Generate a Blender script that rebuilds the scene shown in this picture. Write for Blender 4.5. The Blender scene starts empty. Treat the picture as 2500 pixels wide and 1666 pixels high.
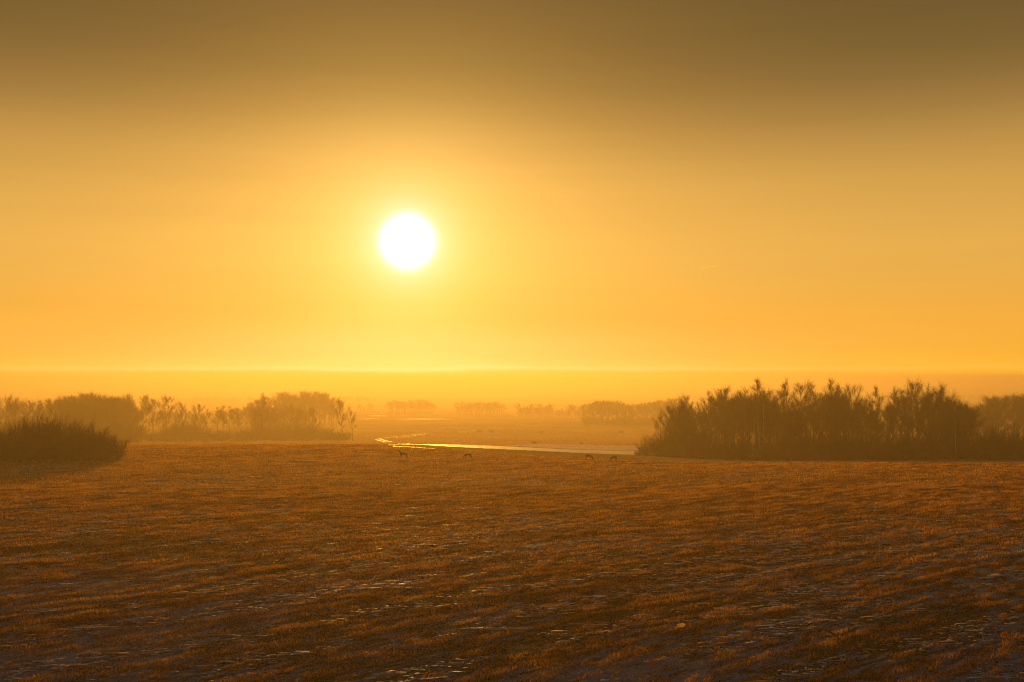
import bpy, math, random
import numpy as np
from mathutils import Vector
R = math.radians
random.seed(7); rng = np.random.default_rng(11)
S = bpy.context.scene
COL = S.collection

# ------------------------------------------------------------------ camera
H = 11.0                      # eye height over the near field
PITCH = R(2.0)
FPX = 2430.0                  # focal length in photograph pixels (2500 wide)
cam_d = bpy.data.cameras.new('camera'); cam = bpy.data.objects.new('camera', cam_d); COL.objects.link(cam)
cam_d.sensor_width = 36; cam_d.lens = 36 * FPX / 2500
cam_d.clip_start = 0.5; cam_d.clip_end = 60000
cam.location = (0, 0, H); cam.rotation_euler = (R(90) + PITCH, 0, 0)
S.camera = cam

def ray(px, py):
    """slopes (dx/dy, dz/dy) of the sight line through a pixel of the photograph"""
    v = (833 - py) / FPX
    f = math.cos(PITCH) - v * math.sin(PITCH)
    return (px - 1250) / FPX / f, (math.sin(PITCH) + v * math.cos(PITCH)) / f

# ------------------------------------------------------------------ sun direction, exposure
sx, sz = ray(995, 590)
SUN = Vector((sx, 1, sz)).normalized()
SUN_EL = math.asin(SUN.z); SUN_AZ = math.atan2(SUN.x, SUN.y)
S.view_settings.view_transform = 'Standard'; S.view_settings.look = 'None'
S.view_settings.gamma = 1; S.view_settings.use_curve_mapping = False
S.view_settings.exposure = 0.0
SUN_STRENGTH = 2.8
SUN_COLOR = (1.0, 0.41, 0.042)
HAZE_DENSITY = 0.00080
HAZE_G = 0.54
HAZE_COLOR = (1.0, 0.92, 0.70)

ld = bpy.data.lights.new('sun', 'SUN'); ld.energy = SUN_STRENGTH; ld.color = SUN_COLOR; ld.angle = R(0.5)
sun = bpy.data.objects.new('sun', ld); COL.objects.link(sun)
sun.rotation_euler = (-SUN).to_track_quat('-Z', 'Y').to_euler()
sun.location = SUN * 100

# ------------------------------------------------------------------ world: low golden sun in misty air
W = bpy.data.worlds.new('World'); S.world = W; W.use_nodes = True
nt = W.node_tree; nt.nodes.clear()
def N(t, **k):
    n = nt.nodes.new(t)
    for a, b in k.items(): setattr(n, a, b)
    return n
def L(a, b): nt.links.new(a, b)
def M(op, a, b=None, c=None, clamp=False):
    n = N('ShaderNodeMath', operation=op); n.use_clamp = clamp
    for i, v in enumerate((a, b, c)):
        if v is None: continue
        if isinstance(v, (int, float)): n.inputs[i].default_value = v
        else: L(v, n.inputs[i])
    return n.outputs[0]
def ramp(fac, stops, interp='LINEAR'):
    n = N('ShaderNodeValToRGB'); cr = n.color_ramp; cr.interpolation = interp
    while len(cr.elements) > 1: cr.elements.remove(cr.elements[0])
    cr.elements[0].position = stops[0][0]; cr.elements[0].color = (*stops[0][1], 1)
    for p, c in stops[1:]:
        e = cr.elements.new(p); e.color = (*c, 1)
    L(fac, n.inputs[0]); return n.outputs[0]
def scale(colr, f):          # colour constant * scalar
    n = N('ShaderNodeVectorMath', operation='SCALE')
    if isinstance(colr, tuple): n.inputs[0].default_value = colr
    else: L(colr, n.inputs[0])
    L(f, n.inputs['Scale']); return n.outputs[0]
def vadd(a, b):
    n = N('ShaderNodeVectorMath', operation='ADD'); L(a, n.inputs[0]); L(b, n.inputs[1]); return n.outputs[0]
tc = N('ShaderNodeTexCoord')
nrm = N('ShaderNodeVectorMath', operation='NORMALIZE'); L(tc.outputs['Generated'], nrm.inputs[0])
sep = N('ShaderNodeSeparateXYZ'); L(nrm.outputs[0], sep.inputs[0])
el = M('MULTIPLY', M('ARCSINE', sep.outputs['Z']), 180 / math.pi)
dot = N('ShaderNodeVectorMath', operation='DOT_PRODUCT'); L(nrm.outputs[0], dot.inputs[0]); dot.inputs[1].default_value = SUN
th = M('MULTIPLY', M('ARCCOSINE', M('MINIMUM', dot.outputs['Value'], 1.0)), 180 / math.pi)
SKY = [(0.0, (.99, .47, .024)), (0.9, (.97, .45, .027)), (1.6, (.94, .425, .034)), (3.2, (.88, .405, .050)), (5.1, (.81, .415, .070)), (7.5, (.75, .405, .080)),
       (9.8, (.66, .355, .074)), (12.1, (.52, .288, .068)), (14.3, (.32, .180, .048)), (16.5, (.200, .120, .034)),
       (18.6, (.158, .097, .028)), (20.7, (.145, .088, .027)), (24, (.09, .065, .028)), (30, (.05, .042, .030))]
el30 = M('DIVIDE', M('MAXIMUM', el, 0.0), 30.0, clamp=True)
base = ramp(el30, [(e / 30, c) for e, c in SKY], 'B_SPLINE')
# warm aureole round the sun
g1 = M('EXPONENT', M('DIVIDE', th, -9.0))
g2 = M('EXPONENT', M('DIVIDE', M('SUBTRACT', th, 2.1), -0.9))
g2 = M('MINIMUM', g2, 1.6)
g3 = M('EXPONENT', M('DIVIDE', th, -3.6))
mr = N('ShaderNodeMapRange', interpolation_type='SMOOTHSTEP'); L(th, mr.inputs[0])
mr.inputs['From Min'].default_value = 2.0; mr.inputs['From Max'].default_value = .85
mr.inputs['To Min'].default_value = 0; mr.inputs['To Max'].default_value = 1
mt = N('ShaderNodeMapRange', interpolation_type='SMOOTHSTEP'); L(el, mt.inputs[0])
mt.inputs['From Min'].default_value = 11; mt.inputs['From Max'].default_value = 21; mt.inputs['To Min'].default_value = 1.0; mt.inputs['To Max'].default_value = .62
col = vadd(base, scale((.95, .41, .048), M('MULTIPLY', g1, mt.outputs[0])))
col = vadd(col, scale((.08, .07, .17), g2))
col = vadd(col, scale((.10, .29, .13), g3))
col = vadd(col, scale((1.4, 1.3, 1.2), mr.outputs[0]))
# thin layers of bright mist lying along the horizon
nzb = N('ShaderNodeTexNoise'); mpb = N('ShaderNodeMapping'); L(nrm.outputs[0], mpb.inputs[0]); mpb.inputs['Scale'].default_value = (7, 7, 60); L(mpb.outputs[0], nzb.inputs['Vector']); nzb.inputs['Scale'].default_value = 1.0; nzb.inputs['Detail'].default_value = 3
el_w = M('ADD', el, M('MULTIPLY', M('SUBTRACT', nzb.outputs['Fac'], .5), .55))
def band(c, w): return M('EXPONENT', M('MULTIPLY', M('POWER', M('ABSOLUTE', M('DIVIDE', M('SUBTRACT', el_w, c), w)), 2.0), -1.0))
glow_h = M('EXPONENT', M('DIVIDE', th, -12.0))
col = vadd(col, scale((.10, .19, .17), M('MULTIPLY', band(0.42, 0.13), glow_h)))
col = vadd(col, scale((.12, .18, .17), M('MULTIPLY', band(1.2, 1.5), glow_h)))
col = vadd(col, scale((.06, .15, .09), M('MULTIPLY', band(0.60, 0.38), glow_h)))
col = vadd(col, scale((.01, .02, .005), M('MULTIPLY', band(0.45, 0.12), 1.0)))
# faint streaks of cloud
mp = N('ShaderNodeMapping'); L(nrm.outputs[0], mp.inputs[0]); mp.inputs['Scale'].default_value = (2.2, 2.2, 42)
nz = N('ShaderNodeTexNoise'); L(mp.outputs[0], nz.inputs['Vector']); nz.inputs['Scale'].default_value = 1.2; nz.inputs['Detail'].default_value = 4
st = M('ADD', M('MULTIPLY', M('SUBTRACT', nz.outputs['Fac'], 0.5), 0.10), 1.0)
col = scale(col, st)
# the sky away from the sun: the physical sky, cool and dim
sk = N('ShaderNodeTexSky', sky_type='NISHITA'); sk.sun_disc = False
sk.sun_elevation = SUN_EL; sk.sun_rotation = SUN_AZ; sk.air_density = 1.0; sk.dust_density = 2.0; sk.ozone_density = 1.0
cool = N('ShaderNodeVectorMath', operation='SCALE'); L(sk.outputs[0], cool.inputs[0]); cool.inputs['Scale'].default_value = 0.034
m2 = N('ShaderNodeMapRange', interpolation_type='SMOOTHSTEP'); L(th, m2.inputs[0])
m2.inputs['From Min'].default_value = 32; m2.inputs['From Max'].default_value = 85
mix = N('ShaderNodeMix', data_type='VECTOR'); L(m2.outputs[0], mix.inputs['Factor'])
L(col, mix.inputs['A']); L(cool.outputs[0], mix.inputs['B'])
bg = N('ShaderNodeBackground'); L(mix.outputs['Result'], bg.inputs[0]); bg.inputs[1].default_value = 1.0
wo = N('ShaderNodeOutputWorld'); L(bg.outputs[0], wo.inputs[0])
W.cycles.sampling_method = 'MANUAL'; W.cycles.sample_map_resolution = 1024
S.cycles.max_bounces = 6; S.cycles.diffuse_bounces = 2; S.cycles.glossy_bounces = 2; S.cycles.transmission_bounces = 3
S.cycles.volume_bounces = 1; S.cycles.transparent_max_bounces = 6
S.cycles.use_denoising = True; S.cycles.denoiser = 'OPENIMAGEDENOISE'; S.cycles.denoising_input_passes = 'RGB_ALBEDO_NORMAL'; S.cycles.use_adaptive_sampling = False; S.cycles.denoising_prefilter = 'NONE'; S.cycles.filter_width = 1.15

# ------------------------------------------------------------------ helpers
def tag(o, label=None, cat=None, group=None, kind=None):
    for k, v in (('label', label), ('category', cat), ('group', group), ('kind', kind)):
        if v: o[k] = v
    return o
def link(o, parent=None):
    COL.objects.link(o)
    if parent: o.parent = parent
    return o
def np_mesh(name, verts, faces, mat=None, smooth=False, attrs=None):
    """verts (n,3), faces (m,3) or (m,4)"""
    me = bpy.data.meshes.new(name)
    verts = np.asarray(verts, np.float32); faces = np.asarray(faces, np.int32)
    k = faces.shape[1]
    me.vertices.add(len(verts)); me.vertices.foreach_set('co', verts.ravel())
    me.loops.add(faces.size); me.loops.foreach_set('vertex_index', faces.ravel())
    me.polygons.add(len(faces)); me.polygons.foreach_set('loop_start', np.arange(0, faces.size, k, dtype=np.int32))
    if smooth: me.polygons.foreach_set('use_smooth', np.ones(len(faces), bool))
    me.update(calc_edges=True)
    for a, v in (attrs or {}).items():
        at = me.attributes.new(a, 'FLOAT', 'POINT'); at.data.foreach_set('value', np.asarray(v, np.float32))
    if mat: me.materials.append(mat)
    return me
def hsh(i, j, s):
    h = (i.astype(np.int64) * 374761393 + j.astype(np.int64) * 668265263 + s * 2147483647) & 0xffffffff
    h = ((h ^ (h >> 13)) * 1274126177) & 0xffffffff
    return ((h ^ (h >> 16)) & 0xffff) / 65535.0
def vnoise(x, y, s=0):
    x = np.asarray(x, float); y = np.asarray(y, float)
    i = np.floor(x); j = np.floor(y); fx = x - i; fy = y - j
    fx = fx * fx * (3 - 2 * fx); fy = fy * fy * (3 - 2 * fy)
    a = hsh(i, j, s); b = hsh(i + 1, j, s); c = hsh(i, j + 1, s); d = hsh(i + 1, j + 1, s)
    return (a * (1 - fx) + b * fx) * (1 - fy) + (c * (1 - fx) + d * fx) * fy
def fnoise(x, y, s=0, o=3):
    t = 0; a = .5; n = 0
    for k in range(o): t = t + a * vnoise(x * 2 ** k, y * 2 ** k, s + k); n += a; a *= .5
    return t / n
def sstep(a, b, x):
    t = np.clip((x - a) / (b - a), 0, 1); return t * t * (3 - 2 * t)

# ------------------------------------------------------------------ terrain: field crest, then a valley
LY = np.array([-99999, 0, 140, 152, 166, 180, 200, 250, 300, 400, 500, 650, 800, 1000, 1500, 2500, 4000, 7000, 9000, 10500, 12500, 20000.])
LZ = np.array([0, 0, 0, -.05, -.45, -1.3, -2.7, -6.3, -9.8, -15.2, -18.7, -21.8, -25.2, -30, -39, -51, -64, -76, -50, 3, 5, 5.])
RY = np.array([-99999, 0, 108, 118, 130, 150, 190, 230, 260, 300])
RZ = np.array([0, 0, 0, -.05, -.40, -1.85, -4.75, -7.0, -8.6, -10.2])
def terr(x, y):
    x = np.asarray(x, float); y = np.asarray(y, float)
    yy = np.maximum(y, 20.)
    px = 1250 + FPX * x / yy
    k = sstep(900, 1900, px) * (1 - sstep(2700, 3400, px))
    zl = np.interp(y, LY, LZ)
    zr = np.where(y < 300, np.interp(y, RY, RZ), zl - .4 * (1 - sstep(300, 500, y)))
    z = zl * (1 - k) + zr * k
    z = z - .0019 * np.clip(70 - y, 0, 50) ** 2 * sstep(-60, 25, y)
    z = z + (vnoise(x / 38 + 9, y / 60, 3) - .5) * .5 * sstep(20, 60, y)
    z = z + (vnoise(x / 210 + 4, y / 300, 5) - .5) * 5 * sstep(350, 900, y)
    z = z + (vnoise(x / 1900, y / 2500 + 3, 6) - .5) * 8 * sstep(5000, 9000, y)
    return z
def T(x, y): return float(terr(x, y))
def hit(px, py):
    """where the sight line meets the ground"""
    ax, az = ray(px, py)
    ys = np.concatenate([np.arange(20, 400, .4), np.arange(400, 9000, 4)])
    d = H + ys * az - terr(ys * ax, ys)
    i = np.argmax(d < 0)
    y = ys[i - 1] + (ys[i] - ys[i - 1]) * d[i - 1] / (d[i - 1] - d[i]) if i else ys[-1]
    return ax * y, y
def at_depth(px, y): return ray(px, 1000)[0] * y, y

# ------------------------------------------------------------------ materials
def mat(name):
    m = bpy.data.materials.new(name); m.use_nodes = True
    t = m.node_tree; t.nodes.clear()
    o = t.nodes.new('ShaderNodeOutputMaterial')
    return m, t, o
def nn(t, typ, ins=None, **k):
    n = t.nodes.new(typ)
    for a, b in k.items(): setattr(n, a, b)
    for a, b in (ins or {}).items():
        if hasattr(b, 'is_output') or isinstance(b, bpy.types.NodeSocket): t.links.new(b, n.inputs[a])
        else: n.inputs[a].default_value = b
    return n
def cramp(t, fac, stops):
    n = t.nodes.new('ShaderNodeValToRGB'); cr = n.color_ramp
    cr.elements[0].position, cr.elements[0].color = stops[0][0], (*stops[0][1], 1)
    cr.elements[1].position, cr.elements[1].color = stops[-1][0], (*stops[-1][1], 1)
    for p, c in stops[1:-1]: cr.elements.new(p).color = (*c, 1)
    t.links.new(fac, n.inputs[0]); return n

ROW = math.radians(60)                 # drilling rows run this far right of straight ahead
def ground_material():
    m, t, o = mat('snowy_stubble_ground')
    g = nn(t, 'ShaderNodeNewGeometry')
    mp1 = nn(t, 'ShaderNodeMapping', {'Vector': g.outputs['Position'], 'Rotation': (0, 0, -(math.pi / 2 - ROW))})
    mp = nn(t, 'ShaderNodeMapping', {'Vector': mp1.outputs[0], 'Scale': (.28, 1.0, 1)})
    n1 = nn(t, 'ShaderNodeTexNoise', {'Vector': mp.outputs[0], 'Scale': 2.8, 'Detail': 7.0, 'Roughness': .68})
    n2 = nn(t, 'ShaderNodeTexNoise', {'Vector': mp.outputs[0], 'Scale': .16, 'Detail': 3.0})
    n3 = nn(t, 'ShaderNodeTexNoise', {'Vector': g.outputs['Position'], 'Scale': 9.0, 'Detail': 4.0, 'Roughness': .6})
    n4 = nn(t, 'ShaderNodeTexNoise', {'Vector': mp1.outputs[0], 'Scale': .012, 'Detail': 4.0})
    a = nn(t, 'ShaderNodeAttribute', attribute_name='snow')
    n2h = nn(t, 'ShaderNodeMath', {0: n2.outputs['Fac'], 1: .45, 2: .275}, operation='MULTIPLY_ADD')
    s = nn(t, 'ShaderNodeMath', {0: n1.outputs['Fac'], 1: n2h.outputs[0]}, operation='ADD')
    s = nn(t, 'ShaderNodeMath', {0: s.outputs[0], 1: a.outputs['Fac']}, operation='ADD')
    mask = nn(t, 'ShaderNodeMapRange', {0: s.outputs[0], 'From Min': 1.52, 'From Max': 1.60})
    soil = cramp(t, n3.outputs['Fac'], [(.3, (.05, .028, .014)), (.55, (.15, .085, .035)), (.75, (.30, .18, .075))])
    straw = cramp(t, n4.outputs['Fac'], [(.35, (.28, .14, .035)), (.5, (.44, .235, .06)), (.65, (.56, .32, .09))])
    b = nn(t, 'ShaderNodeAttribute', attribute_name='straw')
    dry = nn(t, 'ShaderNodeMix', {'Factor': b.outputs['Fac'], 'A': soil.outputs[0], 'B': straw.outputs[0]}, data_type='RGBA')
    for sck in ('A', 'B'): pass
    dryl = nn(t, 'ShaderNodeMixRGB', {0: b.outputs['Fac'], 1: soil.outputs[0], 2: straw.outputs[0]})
    t.nodes.remove(dry)
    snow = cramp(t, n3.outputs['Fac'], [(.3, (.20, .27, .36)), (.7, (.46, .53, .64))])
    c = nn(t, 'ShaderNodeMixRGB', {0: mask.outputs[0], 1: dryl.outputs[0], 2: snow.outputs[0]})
    mp5 = nn(t, 'ShaderNodeMapping', {'Vector': mp1.outputs[0], 'Scale': (.8, 2.6, 1)})
    n5 = nn(t, 'ShaderNodeTexNoise', {'Vector': mp5.outputs[0], 'Scale': 1.1, 'Detail': 5.0, 'Roughness': .6})
    crust = nn(t, 'ShaderNodeMapRange', {0: n5.outputs['Fac'], 'From Min': .55, 'From Max': .64})
    glz = nn(t, 'ShaderNodeMath', {0: crust.outputs[0], 1: mask.outputs[0]}, operation='MULTIPLY')
    ro = nn(t, 'ShaderNodeMapRange', {0: glz.outputs[0], 'To Min': .92, 'To Max': .5})
    sp = nn(t, 'ShaderNodeMapRange', {0: glz.outputs[0], 'To Min': .03, 'To Max': .50})
    hgt = nn(t, 'ShaderNodeMath', {0: n1.outputs['Fac'], 1: 1.6, 2: n3.outputs['Fac']}, operation='MULTIPLY_ADD')
    bp = nn(t, 'ShaderNodeBump', {'Height': hgt.outputs[0], 'Strength': 1.0, 'Distance': .35})
    p = nn(t, 'ShaderNodeBsdfPrincipled', {'Base Color': c.outputs[0], 'Roughness': ro.outputs[0], 'Specular IOR Level': sp.outputs[0], 'Normal': bp.outputs[0]})
    t.links.new(p.outputs[0], o.inputs[0]); return m
def ice_material(name, rough, brk, spec=.5, tint=(.72, .70, .67)):
    m, t, o = mat(name)
    g = nn(t, 'ShaderNodeNewGeometry')
    mp = nn(t, 'ShaderNodeMapping', {'Vector': g.outputs['Position'], 'Scale': (.35, .6, 1)})
    n1 = nn(t, 'ShaderNodeTexNoise', {'Vector': mp.outputs[0], 'Scale': 1.2, 'Detail': 5.0})
    c = cramp(t, n1.outputs['Fac'], [(brk - .06, (.16, .09, .04)), (brk + .04, tint), (1, tint)])
    r = nn(t, 'ShaderNodeMapRange', {0: n1.outputs['Fac'], 'From Min': brk - .05, 'From Max': brk + .05, 'To Min': .8, 'To Max': rough})
    bp = nn(t, 'ShaderNodeBump', {'Height': n1.outputs['Fac'], 'Strength': .35, 'Distance': .15})
    p = nn(t, 'ShaderNodeBsdfPrincipled', {'Base Color': c.outputs[0], 'Roughness': r.outputs[0], 'Normal': bp.outputs[0], 'Specular IOR Level': spec})
    t.links.new(p.outputs[0], o.inputs[0]); return m
def leaf_like(name, stops, transl=.5, scale_=3., tone=False):
    m, t, o = mat(name)
    g = nn(t, 'ShaderNodeNewGeometry')
    n1 = nn(t, 'ShaderNodeTexNoise', {'Vector': g.outputs['Position'], 'Scale': scale_, 'Detail': 4.0})
    n0 = nn(t, 'ShaderNodeTexNoise', {'Vector': g.outputs['Position'], 'Scale': scale_ * .07, 'Detail': 3.0})
    s = nn(t, 'ShaderNodeMath', {0: n1.outputs['Fac'], 1: n0.outputs['Fac']}, operation='ADD')
    s = nn(t, 'ShaderNodeMath', {0: s.outputs[0], 1: .5}, operation='MULTIPLY')
    if tone: s = nn(t, 'ShaderNodeAttribute', attribute_name='tone')
    c = cramp(t, s.outputs['Fac'] if tone else s.outputs[0], stops)
    d = nn(t, 'ShaderNodeBsdfDiffuse', {'Color': c.outputs[0]})
    r = nn(t, 'ShaderNodeBsdfTranslucent', {'Color': c.outputs[0]})
    x = nn(t, 'ShaderNodeMixShader', {0: transl, 1: d.outputs[0], 2: r.outputs[0]})
    t.links.new(x.outputs[0], o.inputs[0]); return m
def bark(name, c1, c2, sc=6.):
    m, t, o = mat(name)
    g = nn(t, 'ShaderNodeTexCoord')
    n1 = nn(t, 'ShaderNodeTexNoise', {'Vector': g.outputs['Object'], 'Scale': sc, 'Detail': 4.0})
    c = cramp(t, n1.outputs['Fac'], [(.38, c1), (.62, c2)])
    p = nn(t, 'ShaderNodeBsdfPrincipled', {'Base Color': c.outputs[0], 'Roughness': .85, 'Specular IOR Level': .2})
    t.links.new(p.outputs[0], o.inputs[0]); return m
M_GROUND = ground_material()
M_ICE = ice_material('glazed_snow', .50, .46, .8)
M_ICE2 = ice_material('thin_icy_ruts', .56, .47, .5)
M_SHADE_SNOW = ice_material('shaded_snow', .95, .30, spec=.04)  # shaded copy of the snow: sheen cut so the band stays dark
M_CRUST = ice_material('snow_crust', .58, .20, .5, (.86, .73, .60))
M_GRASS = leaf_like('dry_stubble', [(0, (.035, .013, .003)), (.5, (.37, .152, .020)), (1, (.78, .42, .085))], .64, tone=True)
M_TWIG = leaf_like('twig_bark', [(.35, (.045, .028, .016)), (.65, (.10, .062, .034))], .12)
M_BARK = bark('dark_bark', (.035, .024, .016), (.09, .065, .045))
M_BIRCH = bark('white_birch_bark', (.30, .27, .23), (.70, .68, .62), 3.)
M_DEER = bark('deer_coat', (.02, .014, .010), (.04, .028, .019), 8.)

# ------------------------------------------------------------------ ground sheet
def sspace(lo, hi, n, a=30.):
    return np.sinh(np.linspace(math.asinh(lo / a), math.asinh(hi / a), n)) * a
gx = sspace(-13000, 13000, 520); gy = np.concatenate([sspace(-3000, 20, 60)[:-1], sspace(20, 13500, 520)])
X, Y = np.meshgrid(gx, gy)
Z = terr(X, Y)
nx, ny = len(gx), len(gy)
idx = np.arange(nx * ny).reshape(ny, nx)
F = np.stack([idx[:-1, :-1], idx[:-1, 1:], idx[1:, 1:], idx[1:, :-1]], -1).reshape(-1, 4)
pxg = 1250 + FPX * X / np.maximum(Y, 20)
kk = sstep(900, 1900, pxg)
crest = 162 * (1 - kk) + 126 * kk
snow = .565 - .10 * sstep(40, 90, Y) - .08 * sstep(90, 170, Y)
rightside = sstep(1500, 1750, pxg)
snow = snow + .12 * rightside * sstep(0, 8, Y - crest) * (1 - sstep(200, 240, Y))      # snow strip at the foot of the grove
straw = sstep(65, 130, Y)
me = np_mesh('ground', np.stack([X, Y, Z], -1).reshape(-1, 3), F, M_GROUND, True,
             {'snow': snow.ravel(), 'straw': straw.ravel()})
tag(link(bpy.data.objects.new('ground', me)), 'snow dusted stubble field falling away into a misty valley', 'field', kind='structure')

# ------------------------------------------------------------------ ribbons lying on the ground
def strip(name, tops, bots, material, n=160, lift=.07, rag=.18, rows=4, seed=1):
    """sheet on the ground between two edges given along the photograph's columns"""
    px = np.linspace(tops[0][0], tops[-1][0], n)
    tp = np.interp(px, [p[0] for p in tops], [p[1] for p in tops]); bt = np.interp(px, [p[0] for p in bots], [p[1] for p in bots])
    wob = (fnoise(px / 9, px * 0, seed) - .5); wob2 = (fnoise(px / 7, px * 0 + 5, seed + 9) - .5)
    V = []
    for i in range(n):
        a = tp[i] + wob[i] * rag * 6; b = bt[i] + wob2[i] * rag * 6
        if b < a + .15: b = a + .15
        x0, y0 = hit(px[i], b); x1, y1 = hit(px[i], a)
        for r in range(rows + 1):
            f = r / rows; x = x0 + (x1 - x0) * f; y = y0 + (y1 - y0) * f
            V.append((x, y, T(x, y) + lift))
    idx = np.arange(len(V)).reshape(n, rows + 1)
    Fq = np.stack([idx[:-1, :-1], idx[1:, :-1], idx[1:, 1:], idx[:-1, 1:]], -1).reshape(-1, 4)
    return link(bpy.data.objects.new(name, np_mesh(name, V, Fq, material, True)))
def ribbon(name, pts, w, material, lift=.08, n=90, seed=3):
    """track of given real width through pixel points of the photograph"""
    P = [hit(*p) for p in pts]
    t = np.linspace(0, len(P) - 1, n); xs = np.interp(t, range(len(P)), [p[0] for p in P]); ys = np.interp(t, range(len(P)), [p[1] for p in P])
    V = []
    for i in range(n):
        j, k = max(i - 1, 0), min(i + 1, n - 1)
        dx, dy = xs[k] - xs[j], ys[k] - ys[j]; l = math.hypot(dx, dy) or 1
        ww = w * .55 * (.5 + .8 * float(fnoise(np.array(i / 3.), np.array(0.), seed)))
        if i in (0, n - 1): ww = .05
        for s in (-1, 1):
            x = xs[i] - s * dy / l * ww / 2; y = ys[i] + s * dx / l * ww / 2
            V.append((x, y, T(x, y) + lift))
    idx = np.arange(len(V)).reshape(n, 2)
    Fq = np.stack([idx[:-1, 0], idx[1:, 0], idx[1:, 1], idx[:-1, 1]], -1).reshape(-1, 4)
    return link(bpy.data.objects.new(name, np_mesh(name, V, Fq, material, True)))
o = strip('icy_path', [(985, 1085.5), (1040, 1085.5), (1100, 1086), (1200, 1089.5), (1300, 1094), (1400, 1098.5), (1500, 1101), (1578, 1102), (1640, 1110)],
          [(985, 1086.0), (1040, 1088), (1100, 1092), (1200, 1097), (1300, 1101.5), (1400, 1106.5), (1500, 1110.5), (1578, 1112), (1640, 1113)], M_ICE, rag=.22, n=240)
tag(o, 'glazed snow path shining gold behind the field crest', 'path', kind='structure')
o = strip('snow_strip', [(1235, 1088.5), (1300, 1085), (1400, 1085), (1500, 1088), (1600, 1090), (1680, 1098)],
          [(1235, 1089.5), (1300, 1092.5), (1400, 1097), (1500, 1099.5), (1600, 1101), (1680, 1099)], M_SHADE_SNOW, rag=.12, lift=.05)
tag(o, 'shade-dulled snow band beyond the shining path', 'snow', kind='structure')
o = strip('snow_strip', [(960, 1090.6), (1010, 1092), (1062, 1095.8)], [(960, 1091.2), (1010, 1093.8), (1062, 1096.8)], M_ICE, n=50, rag=.05, lift=.05)
tag(o, 'small pale snow tongue below the hairpin', 'snow', kind='structure')
for x0, x1, y0, hh in ((898, 945, 1016.5, 1.6), (1052, 1072, 1009.5, 1.2), (965, 1112, 1024.5, 1.4), (1190, 1262, 1011.5, 1.2), (1395, 1425, 1027, 1.2), (870, 930, 1024, 1.0), (560, 612, 1051, 1.6), (1500, 1640, 1033, 1.0)):
    o = strip('snow_strip', [(x0, y0 - .1), ((x0 + x1) / 2, y0 - hh / 2), (x1, y0 - .1)], [(x0, y0 + .1), ((x0 + x1) / 2, y0 + hh / 2), (x1, y0 + .1)], M_ICE2, n=40, rag=.05, lift=.3, rows=2)
    tag(o, 'pale sliver of snow lying across the far valley fields', 'snow', 'snow slivers in the far valley', 'structure')
for pts, w in (([(951, 1088.5), (975, 1084.5), (988, 1083)], 1.3), ([(962, 1089.5), (985, 1086), (1002, 1082.5)], 1.6),
               ([(917, 1073.5), (925, 1076), (941, 1080.5)], 2.4), ([(928, 1072.5), (940, 1076.5), (957, 1080.5)], 2.4),
               ([(918, 1074), (928, 1071), (960, 1067.5), (1000, 1063), (1045, 1059)], 1.1),
               ([(960, 1070), (1000, 1066), (1040, 1061)], .7),
               ([(1120, 1055.5), (1160, 1052), (1200, 1048.5), (1230, 1045.5)], 1.6),
               ([(1225, 1036.6), (1280, 1036), (1320, 1036.4), (1360, 1035.8)], 3.6),
               ([(1272, 1043.5), (1300, 1041), (1320, 1037.5), (1358, 1036.4)], 3.0),
               ([(1515, 1056), (1528, 1056.6), (1540, 1056.2)], 3.0),
               ([(862, 1049.5), (878, 1049.6)], 2.4)):
    tag(ribbon('icy_rut', pts, w, M_ICE2), 'thin bright rut of ice curving through the valley field', 'track', 'icy ruts in the valley', 'structure')

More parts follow.
